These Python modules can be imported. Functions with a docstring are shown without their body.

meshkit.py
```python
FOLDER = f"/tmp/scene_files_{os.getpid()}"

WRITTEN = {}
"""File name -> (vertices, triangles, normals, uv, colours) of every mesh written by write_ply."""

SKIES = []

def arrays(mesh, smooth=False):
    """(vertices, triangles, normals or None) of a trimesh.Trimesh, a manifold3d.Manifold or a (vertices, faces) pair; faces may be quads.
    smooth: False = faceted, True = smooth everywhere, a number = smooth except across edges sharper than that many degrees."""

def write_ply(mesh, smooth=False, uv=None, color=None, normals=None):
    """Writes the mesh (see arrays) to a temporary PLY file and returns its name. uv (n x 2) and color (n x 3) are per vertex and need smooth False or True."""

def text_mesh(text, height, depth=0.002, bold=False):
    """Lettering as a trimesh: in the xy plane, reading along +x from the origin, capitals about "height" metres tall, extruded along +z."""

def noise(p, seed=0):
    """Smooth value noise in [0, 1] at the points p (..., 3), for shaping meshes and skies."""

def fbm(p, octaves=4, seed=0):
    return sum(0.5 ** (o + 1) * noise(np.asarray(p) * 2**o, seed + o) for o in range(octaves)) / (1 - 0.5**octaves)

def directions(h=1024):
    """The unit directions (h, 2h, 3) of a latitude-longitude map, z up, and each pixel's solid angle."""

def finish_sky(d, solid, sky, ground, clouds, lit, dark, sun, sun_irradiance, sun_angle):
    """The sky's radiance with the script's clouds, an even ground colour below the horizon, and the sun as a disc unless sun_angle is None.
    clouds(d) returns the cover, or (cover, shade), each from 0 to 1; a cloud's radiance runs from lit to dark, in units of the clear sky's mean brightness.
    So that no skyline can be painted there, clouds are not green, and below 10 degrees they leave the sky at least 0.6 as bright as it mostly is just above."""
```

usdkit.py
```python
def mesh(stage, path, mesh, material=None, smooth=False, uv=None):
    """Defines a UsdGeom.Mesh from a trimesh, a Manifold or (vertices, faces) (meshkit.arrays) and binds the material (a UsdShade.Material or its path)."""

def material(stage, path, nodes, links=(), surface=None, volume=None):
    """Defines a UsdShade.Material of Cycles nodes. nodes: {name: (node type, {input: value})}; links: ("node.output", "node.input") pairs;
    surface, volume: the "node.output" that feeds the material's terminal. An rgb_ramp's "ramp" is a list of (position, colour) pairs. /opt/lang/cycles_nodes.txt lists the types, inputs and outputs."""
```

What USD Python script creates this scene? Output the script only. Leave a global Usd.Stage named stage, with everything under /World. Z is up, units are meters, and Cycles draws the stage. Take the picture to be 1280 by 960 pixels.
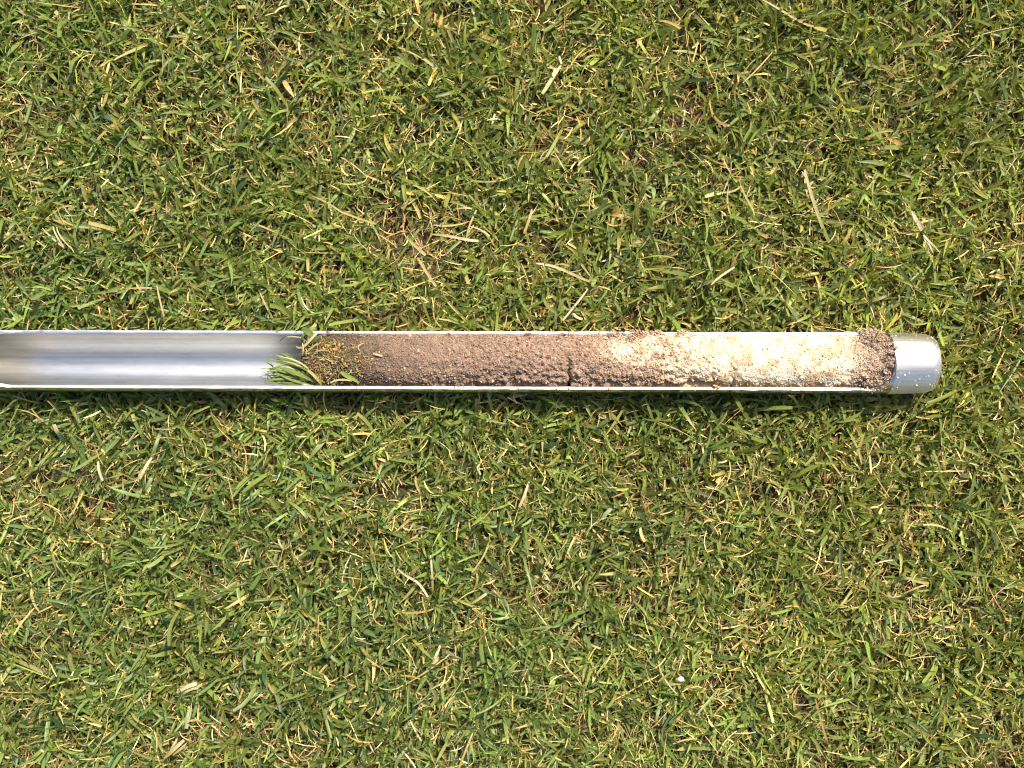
import math
import numpy as np
import trimesh
import usdkit, meshkit
from pxr import Usd, UsdGeom, UsdLux, UsdShade, Gf, Sdf, Vt

rng = np.random.default_rng(20240611)
stage = Usd.Stage.CreateInMemory()
UsdGeom.SetStageUpAxis(stage, UsdGeom.Tokens.z)
UsdGeom.SetStageMetersPerUnit(stage, 1.0)
UsdGeom.Xform.Define(stage, '/World')

# ------------------------------------------------------------------ camera, sky, sun, exposure
MM = 0.001
R = 11.55 * MM                 # outer radius of the sampler tube
WALL = 1.35 * MM
AXIS_Z = R + 1.9 * MM          # the tube is pressed a little into the turf
CAM_D = 0.40                   # camera height above the tube's axis
CAM_Z = AXIS_Z + CAM_D
PX = 0.0003                    # one photograph pixel at the height of the tube's axis
EXPOSURE = 0.86
SUN_DIR = np.array([0.42, math.tan(math.radians(36)), 1.0]); SUN_DIR /= np.linalg.norm(SUN_DIR)

cam = UsdGeom.Camera.Define(stage, '/World/camera')
cam.AddTranslateOp().Set(Gf.Vec3d(0, 0, CAM_Z))
cam.CreateHorizontalApertureAttr(36.0)
cam.CreateVerticalApertureAttr(27.0)
cam.CreateFocalLengthAttr(36.0 * CAM_D / (1280 * PX))
cam.CreateClippingRangeAttr(Gf.Vec2f(0.01, 1000))
cam.CreateExposureAttr(EXPOSURE)
cam.CreateFStopAttr(4.2)
cam.CreateFocusDistanceAttr(CAM_D - 0.003)

sun = UsdLux.DistantLight.Define(stage, '/World/sun')
sun.CreateNormalizeAttr(True)
sun.CreateIntensityAttr(1.08)
sun.CreateAngleAttr(0.53)
sun.CreateColorAttr(Gf.Vec3f(1.0, 0.93, 0.82))
q = Gf.Rotation(Gf.Vec3d(0, 0, 1), Gf.Vec3d(*SUN_DIR.tolist())).GetQuat()
sun.AddOrientOp(UsdGeom.XformOp.PrecisionDouble).Set(Gf.Quatd(q))

sky_mat = usdkit.material(stage, '/World/Looks/sky', {
    's': ('sky_texture', {'sky_type': 'single_scattering', 'sun_disc': False,
                          'sun_elevation': float(math.asin(SUN_DIR[2])),
                          'sun_rotation': float(math.atan2(SUN_DIR[0], SUN_DIR[1])),
                          'aerosol_density': 3.5}),
    'b': ('background_shader', {'strength': 0.122})}, [('s.color', 'b.color')], surface='b.background')
sky = UsdLux.DomeLight.Define(stage, '/World/sky')
UsdShade.MaterialBindingAPI.Apply(sky.GetPrim()).Bind(sky_mat)
sky.GetPrim().SetCustomDataByKey('label', 'clear blue daytime sky above the lawn')
sky.GetPrim().SetCustomDataByKey('kind', 'structure')

# ------------------------------------------------------------------ helpers
used = {}
def numbered(path):
    n = used.get(path, -1) + 1
    used[path] = n
    return path if n == 0 else f'{path}_{n:03d}'

def tag(p, label=None, category=None, group=None, kind=None):
    p = p.GetPrim() if hasattr(p, 'GetPrim') else p
    for k, v in (('label', label), ('category', category), ('group', group), ('kind', kind)):
        if v:
            p.SetCustomDataByKey(k, v)
    return p

def thing(name, label, category, loc=(0, 0, 0), rz=0.0):
    x = UsdGeom.Xform.Define(stage, numbered('/World/' + name))
    x.AddTranslateOp().Set(Gf.Vec3d(*map(float, loc)))
    if rz:
        x.AddRotateZOp().Set(rz)
    return tag(x, label, category)

def put(name, mesh, mat, parent=None, smooth=False, col=None):
    """One Mesh prim; col: a colour per vertex (needs smooth False or True)."""
    base = str(parent.GetPath()) if parent is not None else '/World'
    m = usdkit.mesh(stage, numbered(f'{base}/{name}'), mesh, mat, smooth=smooth)
    if col is not None:
        pv = UsdGeom.PrimvarsAPI(m).CreatePrimvar('tint', Sdf.ValueTypeNames.Color3fArray, 'vertex')
        pv.Set(Vt.Vec3fArray.FromNumpy(np.asarray(col, np.float32)))
    return m.GetPrim()

def px(x, y, z=AXIS_Z):
    """Where the photograph's pixel (x, y) lies at height z."""
    k = PX * (CAM_Z - z) / CAM_D
    return np.array([(x - 640) * k, (480 - y) * k, z])

def jitter_colour(c, n, amount=0.15, hue=0.08):
    c = np.broadcast_to(np.asarray(c, float), (n, 3)).copy()
    c *= np.exp(rng.normal(0, amount, (n, 1)))
    c *= np.exp(rng.normal(0, hue, (n, 3)))
    return c

def blades(p0, az, pitch, droop, curl, L, W, fold, roll, tip, c0, c1, S=5):
    """N folded leaf blades as one set of vertices: (N, S+1, 3, 3), with colours. tip: 0 pointed, 1 cut by the mower."""
    N = len(az)
    t = np.linspace(0, 1, S + 1)
    a = az[:, None] + curl[:, None] * t ** 1.3
    e = pitch[:, None] - droop[:, None] * t
    d = np.stack([np.cos(e) * np.cos(a), np.cos(e) * np.sin(a), np.sin(e)], -1)
    step = (L / S)[:, None, None] * d
    c = p0[:, None, :] + np.concatenate([np.zeros((N, 1, 3)), np.cumsum(0.5 * (step[:, :-1] + step[:, 1:]), 1)], 1)
    side = np.stack([-np.sin(a), np.cos(a), np.zeros_like(a)], -1)
    up = np.cross(d, side)
    r = roll[:, None, None]
    side, up = side * np.cos(r) + up * np.sin(r), up * np.cos(r) - side * np.sin(r)
    grow = np.clip(0.5 + 1.6 * t, 0, 1)
    point = np.clip((1.02 - t) / 0.45, 0.04, 1) ** 0.8
    cut = np.where(t > 0.99, 0.82, 1.0)
    prof = grow * (tip[:, None] * cut + (1 - tip[:, None]) * point)
    w = (0.5 * W[:, None] * prof)[..., None]
    f = fold[:, None, None]
    lft = c + side * w * np.cos(f) + up * w * np.sin(f)
    rgt = c - side * w * np.cos(f) + up * w * np.sin(f)
    V = np.stack([lft, c, rgt], 2)
    tt = t[None, :, None]
    C = c0[:, None, :] * (1 - tt) + c1[:, None, :] * tt
    C = np.stack([C, C * 1.12, C], 2)
    return V, C

def strip_faces(N, S, K, closed=False):
    """Triangles of N grids of (S+1) x K vertices."""
    i, j = np.meshgrid(np.arange(S), np.arange(K if closed else K - 1), indexing='ij')
    j2 = (j + 1) % K
    quad = np.stack([i * K + j, (i + 1) * K + j, (i + 1) * K + j2, i * K + j2], -1).reshape(-1, 4)
    tri = np.vstack([quad[:, [0, 1, 2]], quad[:, [0, 2, 3]]])
    return (tri[None] + (np.arange(N) * (S + 1) * K)[:, None, None]).reshape(-1, 3)

def stalks(path, rad, c0, c1, K=4):
    """N round stalks along path (N, S+1, 3)."""
    N, S1, _ = path.shape
    d = np.gradient(path, axis=1)
    d /= np.linalg.norm(d, axis=-1, keepdims=True) + 1e-12
    ref = np.zeros_like(d); ref[..., 0] = 0.31; ref[..., 1] = 0.22; ref[..., 2] = 0.92
    s = np.cross(d, ref); s /= np.linalg.norm(s, axis=-1, keepdims=True) + 1e-9
    u = np.cross(s, d)
    ang = np.arange(K) * 2 * np.pi / K
    V = path[:, :, None] + rad[..., None, None] * (np.cos(ang)[None, None, :, None] * s[:, :, None] + np.sin(ang)[None, None, :, None] * u[:, :, None])
    t = np.linspace(0, 1, S1)[None, :, None, None]
    C = np.broadcast_to(c0[:, None, None] * (1 - t) + c1[:, None, None] * t, V.shape)
    return V, C

def flat(V, C, closed=False):
    N, S1, K, _ = V.shape
    return V.reshape(-1, 3), strip_faces(N, S1 - 1, K, closed), C.reshape(-1, 3)

def join(parts):
    v, f, c, n = [], [], [], 0
    for a, b, d in parts:
        v.append(a); f.append(b + n); c.append(d); n += len(a)
    return np.vstack(v), np.vstack(f), np.vstack(c)

# ------------------------------------------------------------------ materials
def tinted(path, rough=0.5, spec=0.4, translucent=0.0, tcol=(1.1, 1.25, 0.5), noise=0.0, scale=900.0, bump=0.0, bump_scale=2500.0):
    nodes = {'a': ('attribute', {'attribute': 'tint'}),
             'p': ('principled_bsdf', {'roughness': rough, 'specular_ior_level': spec})}
    links, colour = [], 'a.color'
    if noise:
        nodes |= {'g': ('geometry', {}), 'n': ('noise_texture', {'scale': scale, 'detail': 3.0}),
                  'r': ('map_range', {'from_min': 0.25, 'from_max': 0.75, 'to_min': 1 - noise, 'to_max': 1 + noise}),
                  'm': ('vector_math', {'math_type': 'scale'})}
        links += [('g.position', 'n.vector'), ('n.fac', 'r.value'), ('a.color', 'm.vector1'), ('r.result', 'm.scale')]
        colour = 'm.vector'
    if bump:
        nodes |= {'g2': ('geometry', {}), 'n2': ('noise_texture', {'scale': bump_scale, 'detail': 3.0}),
                  'b': ('bump', {'strength': bump, 'distance': 0.0003})}
        links += [('g2.position', 'n2.vector'), ('n2.fac', 'b.height'), ('b.normal', 'p.normal')]
    links.append((colour, 'p.base_color'))
    if translucent:
        nodes |= {'t': ('translucent_bsdf', {}), 'tc': ('vector_math', {'math_type': 'multiply', 'vector2': tcol}),
                  'x': ('mix_closure', {'fac': translucent})}
        links += [(colour, 'tc.vector1'), ('tc.vector', 't.color'), ('p.BSDF', 'x.closure1'), ('t.BSDF', 'x.closure2')]
        return usdkit.material(stage, path, nodes, links, surface='x.closure')
    return usdkit.material(stage, path, nodes, links, surface='p.BSDF')

M_BLADE = tinted('/World/Looks/grass_blade', rough=0.42, spec=0.45, translucent=0.40, tcol=(1.55, 1.5, 0.45), noise=0.18, scale=700)
M_DRY = tinted('/World/Looks/dry_straw', rough=0.6, spec=0.3, translucent=0.18, tcol=(1.05, 0.95, 0.8), noise=0.22, scale=800)
M_SAND = tinted('/World/Looks/sand', rough=0.85, spec=0.25, noise=0.38, scale=2400, bump=0.9, bump_scale=2600)
M_GRAIN = tinted('/World/Looks/sand_grain', rough=0.6, spec=0.4)

M_SOIL = usdkit.material(stage, '/World/Looks/lawn_soil', {
    'g': ('geometry', {}), 'n': ('noise_texture', {'scale': 160.0, 'detail': 6.0, 'roughness': 0.65}),
    'r': ('rgb_ramp', {'ramp': [(0.3, (0.035, 0.024, 0.014)), (0.5, (0.09, 0.062, 0.034)), (0.68, (0.2, 0.145, 0.075))]}),
    'b': ('bump', {'strength': 0.8, 'distance': 0.002}),
    'p': ('principled_bsdf', {'roughness': 0.95, 'specular_ior_level': 0.1})},
    [('g.position', 'n.vector'), ('n.fac', 'r.fac'), ('r.color', 'p.base_color'), ('n.fac', 'b.height'), ('b.normal', 'p.normal')], surface='p.BSDF')
M_FAR = usdkit.material(stage, '/World/Looks/far_turf', {
    'g': ('geometry', {}), 'n': ('noise_texture', {'scale': 90.0, 'detail': 8.0, 'roughness': 0.7}),
    'r': ('rgb_ramp', {'ramp': [(0.3, (0.03, 0.04, 0.012)), (0.5, (0.07, 0.09, 0.03)), (0.7, (0.16, 0.14, 0.06))]}),
    'b': ('bump', {'strength': 1.0, 'distance': 0.01}),
    'p': ('principled_bsdf', {'roughness': 0.9, 'specular_ior_level': 0.1})},
    [('g.position', 'n.vector'), ('n.fac', 'r.fac'), ('r.color', 'p.base_color'), ('n.fac', 'b.height'), ('b.normal', 'p.normal')], surface='p.BSDF')

def metal(path, base, rough, streak, lo, hi):
    """Drawn metal: streaks and faint scuffs along the tube."""
    return usdkit.material(stage, path, {
        'o': ('texture_coordinate', {}), 'mp': ('mapping', {'scale': (14.0, 900.0, 900.0)}),
        'n': ('noise_texture', {'scale': 1.0, 'detail': 4.0, 'roughness': 0.6}),
        'n2': ('noise_texture', {'scale': 120.0, 'detail': 5.0, 'roughness': 0.6}),
        'mp2': ('mapping', {'scale': (0.5, 1.6, 1.6)}),
        'ro': ('map_range', {'from_min': 0.3, 'from_max': 0.7, 'to_min': lo, 'to_max': hi}),
        'co': ('rgb_ramp', {'ramp': [(0.3, tuple(0.8 * b for b in base)), (0.55, base), (0.8, tuple(min(1, 1.08 * b) for b in base))]}),
        'mp3': ('mapping', {'scale': (90.0, 420.0, 420.0)}), 'n3': ('noise_texture', {'scale': 1.0, 'detail': 6.0, 'roughness': 0.7}),
        'sr': ('rgb_ramp', {'ramp': [(0.0, (1, 1, 1)), (0.56, (1, 1, 1)), (0.70, (0.85, 0.84, 0.81)), (0.85, (0.5, 0.47, 0.42))]}),
        'mu': ('vector_math', {'math_type': 'multiply'}),
        'b': ('bump', {'strength': streak, 'distance': 0.00006}),
        'p': ('principled_bsdf', {'metallic': 1.0, 'roughness': rough})},
        [('o.object', 'mp.vector'), ('mp.vector', 'n.vector'), ('o.object', 'mp2.vector'), ('mp2.vector', 'n2.vector'),
         ('n2.fac', 'ro.value'), ('ro.result', 'p.roughness'), ('n.fac', 'co.fac'), ('co.color', 'mu.vector1'), ('o.object', 'mp3.vector'), ('mp3.vector', 'n3.vector'), ('n3.fac', 'sr.fac'), ('sr.color', 'mu.vector2'), ('mu.vector', 'p.base_color'),
         ('n.fac', 'b.height'), ('b.normal', 'p.normal')], surface='p.BSDF')

M_BORE = metal('/World/Looks/polished_bore', (0.70, 0.685, 0.65), 0.35, 0.3, 0.31, 0.36)
M_TUBE = metal('/World/Looks/steel_tube', (0.68, 0.645, 0.58), 0.3, 0.2, 0.38, 0.46)
M_WALL = metal('/World/Looks/outer_wall', (0.50, 0.49, 0.46), 0.2, 0.2, 0.14, 0.24)
M_RIM = metal('/World/Looks/cut_rim', (0.78, 0.775, 0.77), 0.4, 0.3, 0.34, 0.46)

# ------------------------------------------------------------------ ground
def ground_sheet():
    xs = np.concatenate([[-60, -20, -6, -2, -0.8], np.linspace(-0.34, 0.34, 120), [0.8, 2, 6, 20, 60]])
    ys = np.concatenate([[-60, -20, -6, -2, -0.8], np.linspace(-0.28, 0.28, 100), [0.8, 2, 6, 20, 60]])
    X, Y = np.meshgrid(xs, ys, indexing='ij')
    P = np.stack([X, Y, np.zeros_like(X)], -1)
    Z = (meshkit.fbm(P * 60, 4, 3) - 0.5) * 0.004 - 0.001
    Z = np.where((np.abs(X) < 0.4) & (np.abs(Y) < 0.3), Z, -0.001)
    P[..., 2] = Z
    V = P.reshape(1, len(xs), len(ys), 3)
    return V.reshape(-1, 3), strip_faces(1, len(xs) - 1, len(ys))[:, ::-1]

g = put('ground', ground_sheet(), M_SOIL, smooth=True)
tag(g, 'dark sandy soil showing in gaps between the grass blades', 'ground', kind='structure')

# ------------------------------------------------------------------ the tube
AX0, AX1 = px(0, 451.0), px(1172, 454.6)
TILT = math.degrees(math.atan2(AX1[1] - AX0[1], AX1[0] - AX0[0]))
ROLL = math.radians(14.0)      # the open side is rolled towards the top of the picture
OPEN = math.radians(75.0)      # half the angle of the opening
def X(pxx):                    # distance along the tube of a picture column
    return (pxx - 640) * PX * 0.977      # most of what shows stands about 9 mm above the axis
AY = float(0.5 * (AX0[1] + AX1[1]) + (0 - 0.5 * (AX0[0] + AX1[0])) * (AX1[1] - AX0[1]) / (AX1[0] - AX0[0]))
sampler = thing('soil_sampler', 'shiny steel half-open soil probe tube lying across the mown grass', 'soil probe', (0, AY, AXIS_Z), TILT)

def opening(x):
    """Half angle of the slot at x: closed at both ends with rounded corners."""
    l0, l1 = X(-26), X(14)
    r0, r1 = X(1084), X(1117)
    a = np.full_like(x, OPEN)
    t = np.clip((l1 - x) / (l1 - l0), 0, 1)
    a = np.where(x < l1, OPEN * np.sqrt(np.maximum(0, 1 - t ** 2.4)), a)
    t = np.clip((x - r0) / (r1 - r0), 0, 1)
    a = np.where(x > r0, OPEN * np.maximum(0, 1 - t ** 4.0) ** 0.40, a)
    return a

def ring_point(x, th, r):
    """th is measured from straight up, positive towards the bottom of the picture; x, th, r broadcast."""
    th = th - ROLL
    return np.stack(np.broadcast_arrays(x, -r * np.sin(th), r * np.cos(th)), -1)

def build_tube():
    x = np.concatenate([np.linspace(X(-760), X(-30), 30), X(-26) + (X(14) - X(-26)) * (1 - np.cos(np.linspace(0, np.pi / 2, 26))),
                        np.linspace(X(16), X(1070), 160), X(1076) + (X(1118) - X(1076)) * np.sin(np.linspace(0, np.pi / 2, 40))])
    x = np.unique(np.round(x, 7))
    a = opening(x)
    K = 97
    u = np.linspace(0, 1, K)
    th = a[:, None] + (2 * np.pi - 2 * a[:, None]) * u[None, :]
    b = 0.00018                          # small rounding of the sawn edge
    # a little hand-made waviness of the saw cut
    outer = ring_point(x[:, None], th, R)
    inner = ring_point(x[:, None], th, R - WALL)
    return x, a, th, outer, inner

tx, ta, tth, t_out, t_in = build_tube()
nX, nK = tth.shape
f_out = strip_faces(1, nX - 1, nK)[:, ::-1]
f_in = strip_faces(1, nX - 1, nK)
def oriented(v, f, sign):
    m = trimesh.Trimesh(v, f, process=False)
    c = m.triangles_center.copy(); c[:, 0] = 0
    if np.sign((m.face_normals * c).sum(1).mean()) != sign:
        f = f[:, ::-1]
    return v, f
put('tube_body', oriented(t_out.reshape(-1, 3), f_out, 1), M_WALL, sampler, smooth=True)
put('bore', oriented(t_in.reshape(-1, 3), f_in, -1), M_BORE, sampler, smooth=True)
def rim(side):
    """The sawn edge between the outer wall and the bore, slightly rounded, with small nicks."""
    s = slice(None)
    th = tth[:, 0] if side > 0 else tth[:, -1]
    sel = ta > 1e-4
    x, th = tx[sel], th[sel]
    k = 7
    w = np.linspace(0, 1, k)
    r = R - WALL * w
    crown = 0.00016 * (1 - (2 * w - 1) ** 4)
    nick = 0.00030 * (meshkit.fbm(np.stack([x * 900, x * 0 + side, x * 0], -1), 3, 5) - 0.5)
    P = ring_point(x[:, None], th[:, None] - side * (crown[None] + nick[:, None] * (crown[None] > 0)) / r[None], np.broadcast_to(r[None], (len(x), k)))
    v, f = P.reshape(-1, 3), strip_faces(1, len(x) - 1, k)
    m = trimesh.Trimesh(v, f, process=False)
    if m.face_normals[:, 2].mean() < 0:
        f = f[:, ::-1]
    return v, f
put('rim', rim(1), M_RIM, sampler, smooth=True)
put('rim', rim(-1), M_RIM, sampler, smooth=True)

def lathe(profile, n=96):
    p = np.asarray(profile, float)
    th = np.linspace(0, 2 * np.pi, n, endpoint=False)
    V = np.stack([np.broadcast_to(p[:, 0, None], (len(p), n)), p[:, 1, None] * np.sin(th), p[:, 1, None] * np.cos(th)], -1)
    return V.reshape(-1, 3), strip_faces(1, len(p) - 1, n, closed=True)
xa = X(1118)
tip_profile = [(xa, R - WALL), (xa, R - 0.00012), (xa + 0.0002, R - 0.00004), (X(1135), R - 0.0001), (X(1150), R - 0.0003), (X(1164), R - 0.00045), (X(1168), R - 0.0006),
               (X(1172), R - 0.0011), (X(1176), R - 0.0017), (X(1176.5), R - 0.0020), (X(1175), R - 0.0023), (X(1150), R - 0.0026), (X(1125), R - WALL), (xa + 0.0002, R - WALL)]
put('cutting_tip', trimesh.Trimesh(*lathe(tip_profile), process=False), M_TUBE, sampler, smooth=35)
put('bore_plug', trimesh.Trimesh(*lathe([(X(-66), 0.0004), (X(-64), R - WALL - 0.0012), (X(-66), R - WALL - 0.00003), (X(-72), R - WALL - 0.00003), (X(-72), 0.0004)]), process=False), M_BORE, sampler, smooth=35)
put('end_plug', trimesh.Trimesh(*lathe([(X(-762), 0.0005), (X(-762), R - 0.0006), (X(-760), R - 0.00005), (X(-756), R - WALL * 0.5), (X(-755), 0.0005)]), process=False), M_TUBE, sampler, smooth=35)

# ------------------------------------------------------------------ the soil core in the tube
core = thing('soil_core', 'cylindrical soil core lying in the probe, brown sand turning white, grass at one end', 'soil core', (0, AY, AXIS_Z), TILT)
RC = R - WALL - 0.00005
CX0, CX1 = 371.0, 1119.0
BROWN = np.array([0.212, 0.138, 0.092]); WHITE = np.array([0.56, 0.48, 0.34]); DARK = np.array([0.080, 0.055, 0.033])
GREY = np.array([0.32, 0.228, 0.152]); ORANGE = np.array([0.40, 0.26, 0.145])

def core_colour(P, col):
    """Colour of the sand at local points; col is the picture column they stand at."""
    n1 = meshkit.fbm(P * 120 + 7, 4, 11); n2 = meshkit.fbm(P * 420 + 3, 4, 12); n3 = meshkit.fbm(P * 60, 3, 13)
    c = col + (n1 - 0.5) * 60 + (n2 - 0.5) * 30
    down = np.clip(-P[..., 1] / RC, -1, 1)
    sm = lambda a, b, v: np.clip((v - a) / (b - a), 0, 1) ** 2 * (3 - 2 * np.clip((v - a) / (b - a), 0, 1))
    dark = 0.45 * (1 - sm(430, 580, c)) + 0.55 * (1 - sm(405, 500, c + (n3 - 0.5) * 40))
    out = BROWN * (1 - dark[..., None]) + DARK * dark[..., None]
    lighten = sm(560, 760, c) * 0.25
    out = out * (1 + lighten[..., None])
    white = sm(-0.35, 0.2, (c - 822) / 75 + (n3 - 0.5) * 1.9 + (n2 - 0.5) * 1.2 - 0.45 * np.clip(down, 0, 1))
    blob = np.exp(-(((col - 783) / 22) ** 2 + ((P[..., 1] - 0.0042) / 0.0035) ** 2))
    white = np.clip(white + 1.3 * blob * (n2 + 0.3), 0, 1)
    mixz = np.exp(-((c - 835) / 40) ** 2)
    low = sm(0.45, 0.95, down + (n1 - 0.5) * 0.5)[..., None]  # warm shade painted into the lower side of the white sand
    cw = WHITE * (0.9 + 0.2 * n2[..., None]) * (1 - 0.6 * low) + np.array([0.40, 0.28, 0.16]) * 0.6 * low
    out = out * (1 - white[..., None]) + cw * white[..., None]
    out = out * (1 - 0.35 * mixz[..., None]) + ORANGE * 0.35 * mixz[..., None]
    # brown stains in the white sand
    stain = sm(0.46, 0.64, meshkit.fbm(P * 230 + 31, 4, 21)) * white * (0.6 + 0.4 * np.clip(down + 0.2, 0, 1))
    for sx, sy, rx, ry, k in ((918, 466, 5, 16, 0.75), (1022, 445, 7, 9, 0.7), (1024, 470, 13, 9, 0.8), (953, 462, 6, 5, 0.7), (1010, 465, 18, 5, 0.5), (890, 475, 24, 6, 0.6), (1050, 468, 10, 10, 0.4)):
        stain = np.maximum(stain, k * np.exp(-((col - sx + (n1 - 0.5) * 16) / rx) ** 2 - ((-P[..., 1] / PX + 453 - sy + (n2 - 0.5) * 10) / ry) ** 2))
    out = out * (1 - stain[..., None]) + np.array([0.33, 0.215, 0.105]) * stain[..., None]
    grey = sm(1062, 1092, c + 14 * np.clip(down, 0, 1))
    out = out * (1 - grey[..., None]) + GREY * grey[..., None]
    n4 = meshkit.fbm(P * 1100 + 17, 2, 14)
    return out * (0.62 + 0.46 * n2[..., None] + 0.34 * n4[..., None])

def core_radius(col, th):
    """Lumpy surface of the core at picture column col and angle th from straight up (positive = down the picture)."""
    x = X(col)
    P = np.stack(np.broadcast_arrays(x, RC * np.sin(th), RC * np.cos(th)), -1)
    rough = np.interp(col, [374, 440, 520, 640, 850, 890, 1060, 1090, 1119], [1.2, 0.65, 0.75, 1.25, 1.3, 0.6, 0.6, 1.2, 1.2])
    low = np.clip(np.sin(th) * 1.3, 0.0, 1) ** 1.5
    d = rough * (0.0011 * (meshkit.fbm(P * 260, 4, 31) - 0.5) * (0.7 + 1.6 * low) + 0.0016 * (meshkit.fbm(P * 800, 3, 32) - 0.5))
    d = d + 0.0022 * np.interp(col, [500, 640, 860, 900, 1060, 1090], [0.15, 1, 1, 0.3, 0.3, 0.6]) * (np.abs(meshkit.fbm(P * 430 + 5, 2, 35) - 0.5) * 2 - 0.35) * (0.5 + 0.5 * low)
    holes = np.clip(meshkit.fbm(P * 210 + 9, 3, 33) - 0.52, 0, 1) * 0.012 * low * np.interp(col, [374, 560, 620, 870, 930, 1120], [0.1, 0.3, 1, 1, 0.12, 0.3])
    y = RC * np.sin(th)
    wob = (meshkit.fbm(np.stack(np.broadcast_arrays(x * 0 + 1, y * 500, y * 0), -1), 3, 34) - 0.5) * 10
    crack = 0.0026 * np.exp(-((col - 711 + wob) / 2.6) ** 2) * np.clip((np.sin(th) + 0.55) / 0.5, 0, 1)
    crack = crack + 0.0013 * np.exp(-((col - 918 + wob) / 2.6) ** 2) * np.clip((np.sin(th) + 0.1) / 0.4, 0, 1)
    crack = crack + 0.0016 * np.exp(-((col - 893 + wob * 1.5) / 3) ** 2) * np.clip((np.sin(th) - 0.2) / 0.4, 0, 1)
    slump = 0.0009 * np.clip(np.sin(th) - 0.5, 0, 1)
    taper = np.interp(col, [374, 380, 392, 430, 1085, 1112, 1119], [0.0055, 0.0030, 0.0014, 0.0003, 0.0, -0.0004, 0.0])
    top = np.interp(col, [374, 430, 500, 1085, 1119], [0.0015, 0.0010, 0.0004, 0.0003, -0.0018]) * np.clip(np.cos(th), 0, 1)
    d = d + 0.0004 * np.clip((-np.sin(th) - 0.8) / 0.12, 0, 1)
    r = RC + d - holes - crack - slump - taper - top
    return r

def dome(z):
    """The core has settled: its top is flatter than the tube."""
    return np.where(z > 0, z * 0.78, z) - 0.0003
cols = np.arange(CX0, CX1 + 0.1, 0.8)
ths = np.radians(np.linspace(-112, 112, 120))
CC, TT = np.meshgrid(cols, ths, indexing='ij')
CR = core_radius(CC, TT)
lim = np.where(CC < 1068, 1.0, 0.0)
CP = np.stack([X(CC), -CR * np.sin(TT), dome(CR * np.cos(TT))], -1)
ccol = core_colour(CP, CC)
faces = strip_faces(1, len(cols) - 1, len(ths)).reshape(-1, 3)
v_all, c_all = CP.reshape(-1, 3), ccol.reshape(-1, 3)
if trimesh.Trimesh(v_all, faces, process=False).face_normals[:, 2].mean() < 0:
    faces = faces[:, ::-1]
nb = (meshkit.fbm(CP * 150 + 50, 3, 41) - 0.5) * 46
edge_col = (CC + nb).reshape(-1)
fc = edge_col[faces].mean(1)
sections = (('thatch_layer', fc < 440, 'dark crumbly thatch end full of roots and dead grass'), ('brown_sand', (fc >= 440) & (fc < 850), 'long brown sandy middle of the core'),
            ('white_sand', (fc >= 850) & (fc < 1076), 'cream white sand'), ('grey_sand', fc >= 1076, 'grey brown sand against the cutting tip'))
for name, sel, lab in sections:
    ff = faces[sel]
    ids, inv = np.unique(ff, return_inverse=True)
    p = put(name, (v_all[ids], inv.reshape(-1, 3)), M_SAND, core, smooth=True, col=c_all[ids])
    tag(p, lab)
# end faces of the core
def end_face(i, name):
    ring = CP[i]
    v = np.vstack([ring, [[ring[0, 0], 0, -0.002]]])
    f = np.stack([np.arange(len(ring) - 1), np.arange(1, len(ring)), np.full(len(ring) - 1, len(ring))], 1)
    if i == 0:
        f = f[:, ::-1]
    put(name, (v, f), M_SAND, core, col=np.vstack([ccol[i], ccol[i, :1]]))
end_face(0, 'end_face')

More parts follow.
